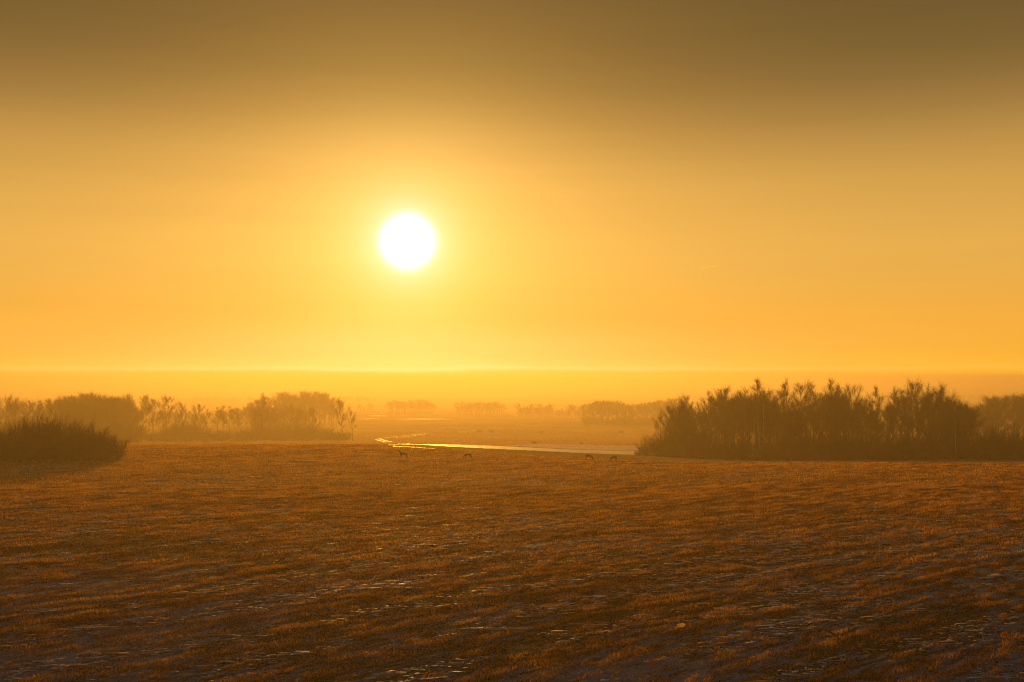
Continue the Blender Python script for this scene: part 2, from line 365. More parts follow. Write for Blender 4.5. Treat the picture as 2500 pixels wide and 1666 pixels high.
STREAKS = ((245, 318, 1204, .5), (505, 614, 1193.5, .6), (361, 411, 1174, .6), (603, 650, 1166.5, .8), (632, 718, 1246.5, .4), (498, 549, 1319, .5),
                      (50, 83, 1298, .4), (707, 783, 1127.5, .9), (995, 1031, 1243.5, .4), (1136, 1180, 1242.7, .6), (1118, 1143, 1174, .5), (1598, 1620, 1137, .9),
                      (1540, 1560, 1131, .6), (1067, 1096, 1182, .5), (963, 1031, 1438, .35), (1136, 1299, 1538, .35), (2044, 2060, 1221, .5), (1921, 1939, 1246, .5),
                      (2235, 2265, 1195, .5), (2304, 2330, 1196, .6), (255, 300, 1184, .4), (1480, 1500, 1141, .6), (1258, 1276, 1144, .6), (330, 352, 1128, .9))
def crust():
    """small raised plates of frozen snow caught on top of the stubble"""
    P = []                                                  # x, y, length, depth, lift
    n = 150000
    y = np.sqrt(rng.uniform(36 ** 2, 150 ** 2, n)); x = rng.uniform(-.62, .62, n) * y
    u = x * math.sin(ROW) + y * math.cos(ROW); v = x * math.cos(ROW) - y * math.sin(ROW)
    c = (fnoise(u / 4.5, v / .9, 81, 2) - .5) * 2.5 + (fnoise(x / 14, y / 9, 82, 2) - .5) * 1.6 + .5 * np.sin(2 * math.pi * (v + (fnoise(u / 14, v / 20, 40) - .5) * 2) / 4.2 + 2.6) * (1 - sstep(50, 90, y))
    lim = .35 + .58 * sstep(55, 130, y)
    k = (c > lim) & (rng.uniform(0, 1, n) < .75)
    px = 1250 + FPX * x / y
    k &= ~((px > 1000) & (y > 122))
    for a, b in zip(x[k], y[k]): P.append((a, b, min(.75, rng.lognormal(-2.15, .75)) * (1 + b / 140), rng.uniform(.012, .05) * (1 + b / 120), rng.uniform(.03, .085)))
    for x0, x1, y0, w in STREAKS:
        m_ = int((x1 - x0) / 1.6) + 3
        for q in range(m_):
            a, b = hit(rng.uniform(x0, x1), y0 + rng.normal(0, .35))
            P.append((a, b + rng.normal(0, w * .15), rng.uniform(.15, .7) * b / 80, rng.uniform(.04, .14) * w * b / 60, rng.uniform(.06, .09)))
    P = np.array(P); n = len(P); m_ = 9
    z = terr(P[:, 0], P[:, 1]) + P[:, 4] * rng.uniform(.7, 1.15, n)
    an = np.arange(m_) * 2 * math.pi / m_
    rr = rng.uniform(.45, 1.25, (n, m_)); turn = rng.normal(.25, .35, n)[:, None]
    lx = np.cos(an) * rr * P[:, 2:3]; ly = np.sin(an) * rr * P[:, 3:4]
    X_ = P[:, 0:1] + lx * np.cos(turn) - ly * np.sin(turn); Y_ = P[:, 1:2] + lx * np.sin(turn) * .6 + ly * np.cos(turn)
    tilt = rng.normal(-.09, .07, n)[:, None]
    ring = np.stack([X_, Y_, z[:, None] + ly * tilt + rng.normal(0, .006, (n, m_))], -1)
    low = ring.copy(); low[..., 2] -= .010
    top = np.stack([P[:, 0], P[:, 1], z + .003], -1)[:, None]
    V = np.concatenate([ring, low, top], 1).reshape(-1, 3); B = (np.arange(n) * (2 * m_ + 1))[:, None, None]
    f1 = np.array([[q, (q + 1) % m_, 2 * m_] for q in range(m_)]); f2 = np.array([[m_ + q, m_ + (q + 1) % m_, (q + 1) % m_] for q in range(m_)]); f3 = np.array([[m_ + q, (q + 1) % m_, q] for q in range(m_)])
    F_ = (B + np.concatenate([f1, f2, f3])[None]).reshape(-1, 3)
    print('plates', n)
    tag(link(bpy.data.objects.new('snow_crust', np_mesh('snow_crust', V, F_, M_CRUST))), 'broken flecks of frozen snow crust glinting in the stubble', 'snow', kind='stuff')

# ------------------------------------------------------------------ stubble: blades of dry grass
def stubble():
    Vs = []; tones = []
    for (y0, y1, dens, w, h) in ((30, 60, 400, .018, .13), (60, 100, 150, .030, .14), (100, 170, 36, .055, .14), (170, 300, 8, .075, .13), (300, 520, 2.6, .13, .16)):
        tm = .64
        n = int(dens * (tm * (y1 * y1 - y0 * y0) + 40 * (y1 - y0)))
        y = np.sqrt(rng.uniform(y0 * y0, y1 * y1, n)); x = rng.uniform(-1, 1, n) * (tm * y + 20)
        u = x * math.sin(ROW) + y * math.cos(ROW); v = x * math.cos(ROW) - y * math.sin(ROW)
        v = v + (fnoise(u / 14, v / 20, 40) - .5) * 2.0
        # clumping: tufts of .3 m, strung out in rows, with tramlines and bare patches
        tuft = fnoise(u / 1.0, v / .34, 1, 2)
        rown = fnoise(u / 5.5, v / 1.1, 2, 2)
        per = .5 + .5 * np.sin(2 * math.pi * v / 4.2)
        big = fnoise(x / 16, y / 14, 3, 3)
        fm = 1 - .55 * sstep(60, 115, y)
        p = (tuft - .5) * 4.4 * fm + (rown - .5) * .9 * fm + (per - .5) * (.4 + .6 * (1 - sstep(45, 95, y))) + .42 * np.sin(2 * math.pi * v / 1.2) * (1 - sstep(45, 85, y)) + (big - .5) * .5 + .34 + .5 * sstep(55, 120, y)
        keep = rng.uniform(0, 1, n) < np.clip(p * 1.6 + .1, .015, 1)
        if y1 > 170:
            px = 1250 + FPX * x / y
            k = sstep(900, 1900, px)
            icy = (px > 960) & (px < 1600) & (y < 262)
            grove = (px > 1500) & (y < 230)
            keep &= ~icy & ~grove
        else:
            px = 1250 + FPX * x / y; k = sstep(900, 1900, px)
            cr = 160 * (1 - k) + 128 * k
            keep &= ~((px > 1020) & (y > cr - 1.5 + 3 * fnoise(x / 9, y / 9, 77)))
            keep &= ~((px < 345) & (y > 124 + 3 * fnoise(x / 6, y / 9, 78)) & (y < 129))
        x, y, p, u, v = x[keep], y[keep], p[keep], u[keep], v[keep]; n = len(x)
        z = terr(x, y)
        hh = h * rng.uniform(.45, 1.25, n) * (.65 + .6 * np.clip(p, 0, 1)) 
        ww = w * rng.uniform(.6, 1.4, n)
        a = rng.uniform(0, 2 * math.pi, n); lean = rng.uniform(0, .75, n) * hh; la = rng.uniform(0, 2 * math.pi, n)
        dx, dy = np.cos(a) * ww / 2, np.sin(a) * ww / 2
        b0 = np.stack([x - dx, y - dy, z - .01], -1); b1 = np.stack([x + dx, y + dy, z - .01], -1)
        tp = np.stack([x + np.cos(la) * lean, y + np.sin(la) * lean, z + hh], -1)
        Vs.append(np.stack([b0, b1, tp], 1).reshape(-1, 3))
        tones.append(np.clip(.5 + (fnoise(u / 1.6, v / .5, 61, 2) - .5) * 1.7 + (fnoise(u / 12, v / 3, 62) - .5) * .7 + rng.normal(0, .22, n) + .30 * sstep(50, 120, y) - .12, 0, 1))  # tone rises with distance: the far field's brighter light put into blade colour
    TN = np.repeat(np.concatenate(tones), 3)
    V = np.concatenate(Vs); Fc = np.arange(len(V)).reshape(-1, 3)
    print('blades', len(Fc))
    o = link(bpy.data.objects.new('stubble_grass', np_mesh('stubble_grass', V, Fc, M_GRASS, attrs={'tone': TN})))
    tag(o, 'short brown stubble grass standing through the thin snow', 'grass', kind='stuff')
stubble()
crust()

# ------------------------------------------------------------------ woody plants from tapered twigs
class Wood:
    def __init__(s): s.seg = []
    def add(s, p, q, r0, r1): s.seg.append((*p, *q, r0, r1))
    def mesh(s, name, m, sides=3):
        A = np.array(s.seg, float); p, q = A[:, :3], A[:, 3:6]; r0, r1 = A[:, 6], A[:, 7]
        d = q - p; d /= np.linalg.norm(d, axis=1)[:, None] + 1e-9
        ref = np.where(np.abs(d[:, 2:3]) > .9, np.array([[1., 0, 0]]), np.array([[0., 0, 1]]))
        a = np.cross(d, ref); a /= np.linalg.norm(a, axis=1)[:, None]; b = np.cross(d, a)
        V = []
        for (c, r) in ((p, r0), (q, r1)):
            for k in range(sides):
                t = 2 * math.pi * k / sides
                V.append(c + (a * math.cos(t) + b * math.sin(t)) * r[:, None])
        V = np.stack(V, 1); n = len(A)
        base_ = (np.arange(n) * 2 * sides)[:, None, None]
        q_ = np.array([[k, (k + 1) % sides, sides + (k + 1) % sides, sides + k] for k in range(sides)])[None]
        return np_mesh(name, V.reshape(-1, 3), (base_ + q_).reshape(-1, 4), m)
def rv(rnd): 
    v = Vector((rnd.gauss(0, 1), rnd.gauss(0, 1), rnd.gauss(0, 1))); return v.normalized()
def limb(w, rnd, p, d, length, r, n, wob, up=0., taper=.25):
    """wavy tapering limb; returns its points"""
    pts = [(Vector(p), r)]; d = Vector(d).normalized(); s = length / n
    for i in range(n):
        d = (d + rv(rnd) * wob + Vector((0, 0, up))).normalized()
        q = pts[-1][0] + d * s; rr = r * (1 - (1 - taper) * (i + 1) / n)
        w.add(pts[-1][0], q, pts[-1][1], rr); pts.append((q, rr))
    return pts
def pick(rnd, pts, lo=0.):
    i = rnd.uniform(lo * (len(pts) - 1), len(pts) - 1.001); k = int(i); f = i - k
    return pts[k][0].lerp(pts[k + 1][0], f), (pts[k + 1][0] - pts[k][0]).normalized(), pts[k][1] * (1 - f) + pts[k + 1][1] * f
def tree_meshes(seed, kind):
    """bare tree 10 m tall standing at the origin -> (trunk mesh, crown mesh)"""
    rnd = random.Random(seed); tw = Wood(); cw = Wood()
    P = dict(birch=(.17, 27, .42, .45, .30, 26), spire=(.16, 30, .27, .55, .22, 22), round=(.19, 26, .56, .45, .22, 30),
             alder=(.17, 27, .48, .40, .20, 28), thin=(.10, 17, .30, .6, .36, 18))[kind]
    R0, nb, spread, asc, start, ntw = P
    stems = 1
    if kind == 'round': stems = rnd.choice((1, 2, 2))
    if kind == 'alder': stems = rnd.choice((1, 2))
    for s_ in range(stems):
        lean = Vector((rnd.uniform(-.10, .10), rnd.uniform(-.10, .10), 1)) if stems == 1 else Vector((rnd.uniform(-.22, .22), rnd.uniform(-.2, .2), 1))
        hh = 9.9 if s_ == 0 else rnd.uniform(8, 9.4)
        tr = limb(tw, rnd, (rnd.uniform(-.15, .15), rnd.uniform(-.15, .15), -.3), lean, hh + .3, R0, 14, .05, .06, .06)
        for b in range(nb // stems):
            f = start + (1 - start) * (b + rnd.random()) / (nb // stems) * .97
            i = f * 14; k = min(int(i), 13); p = tr[k][0].lerp(tr[k + 1][0], i - k); r = tr[k][1] * .5
            env = spread * 10 * (math.sin(math.pi * min(1, (f - start) / (1 - start) * .78 + .18)) ** .8) * rnd.uniform(.35, 1.2)
            if kind != 'round': env *= 1 - .5 * max(0, (f - .5) / .5)
            a = rnd.uniform(0, 2 * math.pi)
            up = asc + .35 * f + rnd.uniform(-.12, .15)
            d = Vector((math.cos(a), math.sin(a), up * 1.6)).normalized()
            if env < .5: env = .5
            br = limb(cw, rnd, p, d, env, max(r * .42, .016), 5, .14, .045, .3)
            for c in range(int(ntw * 1.45 * (.45 + env / 3.0))):
                q, dq, rq = pick(rnd, br, .3)
                dd = (dq * .8 + rv(rnd) * .62 + Vector((0, 0, .24))).normalized()
                ln = rnd.uniform(.4, 1.15) * (.6 + env * .2)
                t2 = limb(cw, rnd, q, dd, ln, .0085, 2, .2, .05 if kind != 'birch' else -.06, .45)
                for e in range(3):
                    q2, d2, _ = pick(rnd, t2, .1)
                    limb(cw, rnd, q2, (d2 + rv(rnd) * .8), ln * .55, .0062, 1, .1, 0, .5)
    return tw.mesh('trunk', M_BARK, 6), cw.mesh('crown', M_TWIG)
def shrub_mesh(seed, n=110, spread=.9, sub=9):
    """many-stemmed bare bush, 4 m tall, fanning out of the ground"""
    rnd = random.Random(seed); w = Wood()
    for i in range(n):
        a = rnd.uniform(0, 2 * math.pi); t = rnd.random() ** .7 * spread; r0 = rnd.random() * 1.3
        p = (math.cos(a) * r0, math.sin(a) * r0, -.15)
        d = Vector((math.cos(a) * t, math.sin(a) * t, 1))
        ln = rnd.uniform(2.2, 4.2) * (1 - .22 * t)
        st = limb(w, rnd, p, d, ln, .028, 6, .07, .035, .25)
        for k in range(sub):
            q, dq, _ = pick(rnd, st, .18)
            s2 = limb(w, rnd, q, (dq + rv(rnd) * .42 + Vector((0, 0, .1))), rnd.uniform(.4, 1.3), .014, 3, .12, .03, .4)
            q, dq, _ = pick(rnd, s2, .1); limb(w, rnd, q, (dq + rv(rnd) * .6), rnd.uniform(.25, .6), .010, 1, .1, 0, .4)
    return w.mesh('bush', M_TWIG)
VAR = {}
for kind, seeds in (('birch', (1, 2, 3, 4)), ('spire', (5, 6, 7)), ('round', (8, 9, 10)), ('alder', (11, 12, 13, 14)), ('thin', (15, 16, 17))):
    VAR[kind] = [tree_meshes(s, kind) for s in seeds]
TOP = {(k, i): .905 * max(v.co.z for v in c.vertices) for k, l in VAR.items() for i, (t_, c) in enumerate(l)}
SHRUB = [shrub_mesh(31), shrub_mesh(32, 90, 1.2), shrub_mesh(33, 140, .7), shrub_mesh(34, 80, 1.5, 7)]
FAR = {}
def joined(kind, i):
    if (kind, i) not in FAR:
        a, b = VAR[kind][i]
        n = len(a.vertices); va = np.empty(n * 3, np.float32); a.vertices.foreach_get('co', va)
        m = len(b.vertices); vb = np.empty(m * 3, np.float32); b.vertices.foreach_get('co', vb)
        fa = np.empty(len(a.loops), np.int32); a.loops.foreach_get('vertex_index', fa)
        fb = np.empty(len(b.loops), np.int32); b.loops.foreach_get('vertex_index', fb)
        FAR[(kind, i)] = np_mesh('far_tree', np.concatenate([va, vb]).reshape(-1, 3), np.concatenate([fa, fb + n]).reshape(-1, 4), M_TWIG)
    return FAR[(kind, i)]
trnd = random.Random(99)
def deep(px, d): return 186 + (d - 139) * .95 if px > 1530 and d < 210 else d      # the grove stands in the dip beyond the crest
def place(px, ytop, depth, kind='birch', wide=1., label=None, group=None, cat='tree', far=False, pale=False, base_dz=0.):
    depth = deep(px, depth)
    ax, _ = ray(px, 1050); az = ray(px, ytop)[1]
    x, y = ax * depth, depth
    z = T(x, y) + base_dz
    h = max(2., H + y * az - z)
    i = trnd.randrange(len(VAR[kind])); s = h / TOP[(kind, i)]; name = {'birch': 'birch_tree', 'thin': 'slender_tree', 'spire': 'birch_tree', 'round': 'bare_tree', 'alder': 'alder_tree'}[kind]
    sw = s * wide * (1 if not far else 1.0)
    if far:
        r = link(bpy.data.objects.new('bare_tree', joined(kind, i)))
    else:
        r = link(bpy.data.objects.new(name, None)); r.empty_display_size = .5
        for nm, me_ in zip(('trunk', 'crown'), VAR[kind][i]):
            c = bpy.data.objects.new(nm, me_)
            link(c, r)
            if nm == 'trunk' and pale:
                c.material_slots[0].link = 'OBJECT'; c.material_slots[0].material = M_BIRCH
    r.location = (x, y, z); r.rotation_euler = (0, 0, trnd.uniform(0, 6.28)); r.scale = (sw, sw, s)
    return tag(r, label, cat, group)
def bush(px, ytop, depth, wide=1., label=None, group=None, v=None):
    depth = deep(px, depth)
    ax, _ = ray(px, 1050); az = ray(px, ytop)[1]
    x, y = ax * depth, depth; z = T(x, y)
    h = max(.8, H + y * az - z); s = h / 4.
    r = link(bpy.data.objects.new('bare_bush', SHRUB[trnd.randrange(4) if v is None else v]))
    r.location = (x, y, z); r.rotation_euler = (0, 0, trnd.uniform(0, 6.28)); r.scale = (s * wide, s * wide, s)
    return tag(r, label, 'bush', group)

# ---- the dark grove on the right
G1 = 'trees standing out of the dark grove'
for a in ((1612, 1012, 150, 'thin', 1.1, 'forked sapling at the left tip of the dark grove'),
          (1636, 990, 153, 'alder', .95, 'low rounded tree, first full crown at the grove\'s left end'),
          (1668, 982, 156, 'alder', .8, 'dark narrow tree just behind the low rounded one at the grove\'s left end'),
          (1682, 968, 158, 'birch', .6, 'slender tree with a small leafy tip near the grove\'s left end'),
          (1708, 985, 160, 'round', .75, 'short broad tree in the dip before the first tall birch pair'),
          (1731, 962, 160, 'thin', 1., 'pale thin tree leaning on the left of the first tall clump'),
          (1752, 951, 158, 'birch', .85, 'dense tall tree heading the first clump of the grove'),
          (1772, 957, 160, 'thin', 1.3, 'open branching tree right of the first clump\'s tallest'),
          (1790, 970, 162, 'alder', .75, 'lower tree closing the first clump on its right'),
          (1822, 957, 155, 'birch', .75, 'dark shoulder tree left of the tall pointed birch'),
          (1841, 934, 150, 'spire', 1.35, 'tall pointed birch towering over the white trunks'),
          (1860, 960, 153, 'birch', .6, 'short right shoulder tree of the tall pointed birch'),
          (1886, 957, 158, 'alder', .95, 'bushy crown tree alone right of the tall pointed birch'),
          (1913, 946, 163, 'thin', 1.2, 'faint wispy tree before the thin twin spires'),
          (1931, 934, 160, 'spire', .7, 'needle thin spire tree left of the oval crown'),
          (1958, 938, 158, 'birch', .75, 'oval crowned tall tree in the middle of the grove'),
          (1986, 945, 163, 'spire', .8, 'narrow spire right of the oval crown'),
          (2003, 957, 160, 'alder', .7, 'small leafy topped tree in the notch right of the narrow spire'),
          (2029, 934, 158, 'spire', .95, 'single sharp spire rising from the grove\'s centre'),
          (2060, 945, 160, 'birch', .7, 'left half of the broad double crown in the grove\'s centre'),
          (2079, 942, 158, 'round', .6, 'right half of the broad double crown in the grove\'s centre'),
          (2120, 972, 156, 'alder', .8, 'low drooping tree between the double crown and the forked spire'),
          (2135, 951, 162, 'spire', .9, 'forked spire standing by itself right of the double crown'),
          (2163, 960, 165, 'thin', 1.1, 'first of the thin trees in the open gap'),
          (2177, 954, 163, 'spire', .6, 'tallest thin tree in the open gap'),
          (2203, 959, 165, 'thin', 1.3, 'last thin tree in the open gap, leaning right'),
          (2225, 952, 158, 'alder', .65, 'dark column tree left of the highest crown'),
          (2248, 936, 155, 'birch', .7, 'left tip of the highest crown on the right of the grove'),
          (2277, 932, 153, 'round', .75, 'main dense tree of the highest crown on the right of the grove'),
          (2298, 948, 155, 'alder', .7, 'right shoulder tree of the highest crown'),
          (2322, 977, 150, 'round', .75, 'rounded tree stepping down right of the highest crown'),
          (2344, 988, 148, 'alder', .9, 'drooping tree at the grove\'s right end'),
          (2391, 1001, 146, 'thin', 1.35, 'pale slender birch alone beyond the grove\'s right end')):
    place(a[0], a[1], a[2], a[3], a[4], a[5], G1)
for k, (x, yt, b, lb) in enumerate(((1836, 985, 141, 'leftmost white birch trunk under the tall pointed birch'),
                     (1848, 975, 142, 'leaning white birch trunk, second of the white trunks'),
                     (1856, 990, 141, 'third of the white birch trunks, curved'),
                     (1862, 972, 143, 'straight rightmost white birch trunk of the four'),
                     (2334, 1020, 143, 'single pale trunk near the grove\'s right end'))):
    place(x, yt, b, 'thin', .9, lb, 'white birch trunks in the grove', pale=True)
for k in range(112):            # inner trees
    px = trnd.uniform(1640, 2360); 
    top = 984 + 8 * math.sin(px / 37.) + trnd.uniform(-14, 22) + (10 if 2150 < px < 2215 else 0) + (10 if px < 1740 else 0)
    place(px, top, trnd.uniform(158, 205), trnd.choice(('birch', 'birch', 'thin', 'alder', 'spire')), trnd.uniform(.7, 1.0),
          'bare tree inside the dark grove, its crown merged into its neighbours', 'inner trees of the dark grove')
for k in range(46):
    px = 1600 + 860 * (k + trnd.random()) / 46
    bush(px, 1070 + trnd.uniform(-28, 16) + (8 if px < 1660 else 0), trnd.uniform(139, 152), trnd.uniform(.9, 1.5),
         'leafless undergrowth bush along the foot of the dark grove', 'undergrowth of the dark grove')
for a in ((1600, 1062, 146, 1.3, 'low twiggy bush at the grove\'s left tip beside the shining path'),
          (1575, 1086, 147, 1.2, 'small reed clump where the shining path meets the grove'),
          (1558, 1100, 142, 1.3, 'tiny tuft bush on the near edge of the shining path'),
          (2420, 1034, 140, 1.1, 'rounded dark bush right of the pale slender birch'),
          (2446, 1034, 140, 1.2, 'second rounded dark bush near the right frame edge'),
          (2478, 1062, 138, 1.3, 'low dark bush near the right frame edge'),
          (2505, 1066, 138, 1.3, 'dark bush cut by the right frame edge')):
    bush(a[0], a[1], a[2], a[3], a[4], 'bushes at the ends of the grove')
for px, py in ((1843, 1119), (1921, 1123)):
    d = 134; ax, az = ray(px, py)
    bush(px, py, 133, 1.5, 'small weed standing in the snow strip before the grove' + (' below the white trunks' if px < 1900 else ', right of the white trunks'), 'weeds in the snow strip')

# ---- hazy wood behind the grove's right end, and the misty copse left of it
for k in range(34):
    px = trnd.uniform(2350, 2580); top = np.interp(px, [2350, 2400, 2425, 2445, 2500], [1004, 992, 972, 963, 968])
    place(px, top + trnd.uniform(-4, 10), trnd.uniform(340, 400), trnd.choice(('round', 'alder')), 1.0,
          'hazy brown tree of the wood rising at the right frame edge', 'hazy wood at the right edge')
for k in range(44):
    px = 1422 + 235 * (k + trnd.random()) / 44
    top = np.interp(px, [1420, 1432, 1460, 1500, 1530, 1560, 1580, 1610, 1650, 1670], [1000, 984, 979, 978, 984, 990, 983, 977, 975, 980]) + trnd.uniform(-2, 5)
    place(px, top, trnd.uniform(670, 740), trnd.choice(('round', 'alder', 'birch')), 1.05,
          'misty tree of the even topped copse left of the dark grove', 'misty copse beyond the shining path', far=True)
for k in range(14):
    px = 1425 + 230 * (k + trnd.random()) / 14
    bush(px, 1018 + trnd.uniform(-5, 5), 650 + trnd.uniform(0, 20), 1.8, 'misty bush under the even topped copse', 'bushes under the misty copse')
# ---- ghostly far rows in the centre
for (x0, x1, t0, t1, dd, n, lb) in ((948, 1062, 976, 988, 1150, 30, 'ghostly straight row tree below and right of the sun'),
                                (1112, 1232, 980, 994, 1050, 28, 'ghostly tree of the second far row in the mist'),
                                (1268, 1352, 986, 1002, 930, 22, 'faint tree of the ragged misty row left of the copse'),
                                (1360, 1424, 988, 1008, 880, 14, 'faint low tree joining the misty row to the copse'),
                                (1070, 1108, 996, 1010, 1300, 5, 'barely visible tree between the two ghostly rows'),
                                (872, 925, 985, 1012, 1100, 6, 'barely visible tree just right of the left woods')):
    for k in range(n):
        px = x0 + (x1 - x0) * (k + trnd.random()) / n
        place(px, trnd.uniform(t0, t1), dd + trnd.uniform(-20, 40), trnd.choice(('alder', 'alder', 'birch')), 1.35, lb, lb.replace('tree', 'trees'), far=True)

# ---- woods on the left
for k in range(40):
    px = 150 + 175 * (k + trnd.random()) / 40
    top = np.interp(px, [145, 165, 200, 240, 275, 300, 325], [980, 966, 961, 962, 964, 972, 990]) + trnd.uniform(-5, 16)
    place(px, top, trnd.uniform(370, 430), trnd.choice(('round', 'alder', 'birch')), .85,
          'tree of the smooth domed copse behind the big left bush', 'domed copse on the left')
GL = 'trees of the left woods'
for a in ((-14, 968, 330, 'birch', .8, 'hazy tree cut by the left frame edge'),
          (18, 968, 340, 'alder', .8, 'thin crowned hazy tree nearest the left frame edge'),
          (40, 978, 330, 'birch', .8, 'second hazy tree from the left frame edge'),
          (66, 977, 350, 'alder', .9, 'hazy round tree left of the dark column tree'),
          (91, 982, 300, 'spire', 1.1, 'dark column shaped tree above the big left bush'),
          (122, 976, 320, 'birch', .8, 'twiggy tree just left of the domed copse'),
          (140, 985, 330, 'alder', .8, 'lower twiggy tree touching the domed copse'),
          (318, 966, 330, 'birch', .7, 'tall narrow tree with a spiky top right of the domed copse'),
          (344, 968, 335, 'birch', .75, 'tall narrow twin beside the spiky topped tree'),
          (373, 976, 320, 'birch', .7, 'slim birch with oval crown, first of the free standing pair'),
          (403, 970, 318, 'birch', .85, 'slim birch with open crown, second of the free standing pair'),
          (445, 986, 330, 'birch', .7, 'small birch rising from the low thicket, left one'),
          (481, 986, 330, 'birch', .75, 'small birch rising from the low thicket, right one'),
          (505, 1003, 345, 'thin', 1.1, 'thin tree left of the gap in the left woods'),
          (531, 998, 350, 'thin', 1.5, 'thin tree in the gap of the left woods, left one'),
          (545, 993, 360, 'thin', 1.5, 'thin tree in the gap of the left woods, middle one'),
          (560, 996, 350, 'thin', 1.5, 'thin tree in the gap of the left woods, right one'),
          (577, 1000, 350, 'thin', 1.3, 'thin tree against the left side of the round topped wood'),
          (640, 966, 350, 'spire', 1.2, 'pointed tree in front of the round topped wood'),
          (838, 979, 350, 'birch', .8, 'separate oval tree at the right end of the round topped wood'),
          (862, 1004, 330, 'thin', 1.2, 'lone small tree at the very right end of the left woods')):
    place(a[0], a[1], a[2] + 55, a[3], a[4], a[5], GL)
for k in range(34):
    px = 600 + 225 * (k + trnd.random()) / 34
    top = np.interp(px, [590, 615, 650, 675, 700, 740, 790, 812, 830], [988, 978, 976, 962, 957, 960, 960, 966, 990]) + trnd.uniform(-4, 14)
    place(px, top, trnd.uniform(600, 680), trnd.choice(('round', 'birch')), .9,
          'pale tree of the round topped wood right of the gap', 'round topped wood on the left')
for k in range(16):
    px = 615 + 150 * (k + trnd.random()) / 16
    place(px, 998 + trnd.uniform(-10, 10), trnd.uniform(450, 490), 'alder', .9,
          'darker tree in the front rank of the round topped wood', 'front rank of the round topped wood')
for k in range(30):
    px = 340 + 520 * (k + trnd.random()) / 30
    top = np.interp(px, [340, 400, 430, 480, 520, 600, 650, 780, 830, 860], [1060, 1052, 1030, 1030, 1050, 1052, 1030, 1035, 1050, 1064]) + trnd.uniform(-4, 6)
    bush(px, top, trnd.uniform(390, 430), 1.5, 'grey brown thicket bush along the base of the left woods', 'thicket of the left woods')
for k in range(16):
    px = 0 + 340 * (k + trnd.random()) / 16
    bush(px, 1030 + trnd.uniform(-8, 8), trnd.uniform(340, 370), 1.6, 'hazy bush under the trees behind the big left bush', 'low bushes behind the left bush')

for k in range(46):
    px = -20 + 640 * (k + trnd.random()) / 46
    top = np.interp(px, [-20, 100, 160, 300, 350, 420, 520, 600, 640], [982, 985, 975, 978, 998, 1004, 1008, 992, 985]) + trnd.uniform(-4, 8)
    place(px, top, trnd.uniform(520, 640), trnd.choice(('round', 'alder', 'birch', 'birch')), 1.0,
          'pale hazy tree of the back rank behind the left woods', 'back rank of the left woods', far=True)
# ---- big leafless willow bush on the left of the field
for a in ((-20, 1046, 131, 1.0, 0, 'dark willow bush cut by the left frame edge'),
          (35, 1032, 133, .85, 2, 'dark willow bush with an upright tip near the left frame edge'),
          (80, 1020, 134, .9, 2, 'highest part of the dark willow thicket, upright stems'),
          (120, 1014, 133, .85, 2, 'tall willow bush in the middle of the thicket, leaning right'),
          (160, 1020, 132, .9, 0, 'willow bush right of the thicket\'s middle with wispy top'),
          (205, 1030, 131, .9, 0, 'willow bush with a thin whip top on the thicket\'s right half'),
          (244, 1048, 129, 1.0, 1, 'fanned willow bush second from the thicket\'s right end'),
          (270, 1076, 127, 1.1, 3, 'low willow bush arching outward at the thicket\'s right end')):
    bush(a[0], a[1], a[2], a[3], a[5], 'willow bushes of the left thicket', a[4])
for k in range(12):
    px = -20 + 300 * (k + trnd.random()) / 12
    bush(px, 1062 + trnd.uniform(-8, 12), trnd.uniform(129, 136), 1.3, 'low dark stems filling the foot of the willow thicket', 'foot of the willow thicket')

# ---- dark specks out in the valley field
for px, py, lb in ((1304, 1081, 'tiny dark tussock on the valley field above the shining path'),
                   (1320, 1055.5, 'faint small tussock in the middle of the valley field'),
                   (1432, 1039.5, 'faint tussock near the foot of the misty copse'),
                   (1518, 1055.5, 'tiny tussock left of the bright ice patch'),
                   (1200, 1053, 'faint tussock beside the far rut, right one'),
                   (1171, 1053, 'faint tussock beside the far rut, left one')):
    x, y = hit(px, py + 2.5); 
    r = link(bpy.data.objects.new('grass_tussock', SHRUB[3])); s = .0011 * y / 4 * 3.4
    r.location = (x, y, T(x, y)); r.scale = (s * 1.2, s * 1.2, s)
    tag(r, lb, 'tussock', 'tussocks in the valley field')

# ------------------------------------------------------------------ far forest bands
def forest():
    w = []
    tri = []
    n0 = 0
    for (y0, n, x0, x1, hh) in ((2450, 700, 450, 2700, 15), (2100, 240, -1100, -300, 12), (3800, 700, -2600, 2600, 16), (5200, 800, -3600, 3600, 18)):
        for k in range(n):
            x = rng.uniform(x0, x1) * (y0 / 2450 if y0 == 2450 else 1); y = y0 + rng.uniform(0, 160); z = T(x, y)
            h = hh * rng.uniform(.7, 1.1); r = rng.uniform(3, 6)
            m = 6
            ring0 = [(x + r * .5 * math.cos(t), y + r * .5 * math.sin(t), z - 1) for t in np.arange(m) * 6.283 / m]
            ring1 = [(x + r * math.cos(t) * rng.uniform(.8, 1.2), y + r * math.sin(t), z + h * rng.uniform(.4, .6)) for t in np.arange(m) * 6.283 / m]
            w += ring0 + ring1 + [(x + rng.uniform(-1, 1), y, z + h)]
            for i in range(m):
                j = (i + 1) % m
                tri += [(n0 + i, n0 + j, n0 + m + j), (n0 + i, n0 + m + j, n0 + m + i), (n0 + m + i, n0 + m + j, n0 + 2 * m)]
            n0 += 2 * m + 1
    o = link(bpy.data.objects.new('distant_forest', np_mesh('distant_forest', w, tri, M_TWIG)))
    tag(o, 'far forest bands sunk in golden mist below the horizon', 'forest', kind='stuff')
forest()

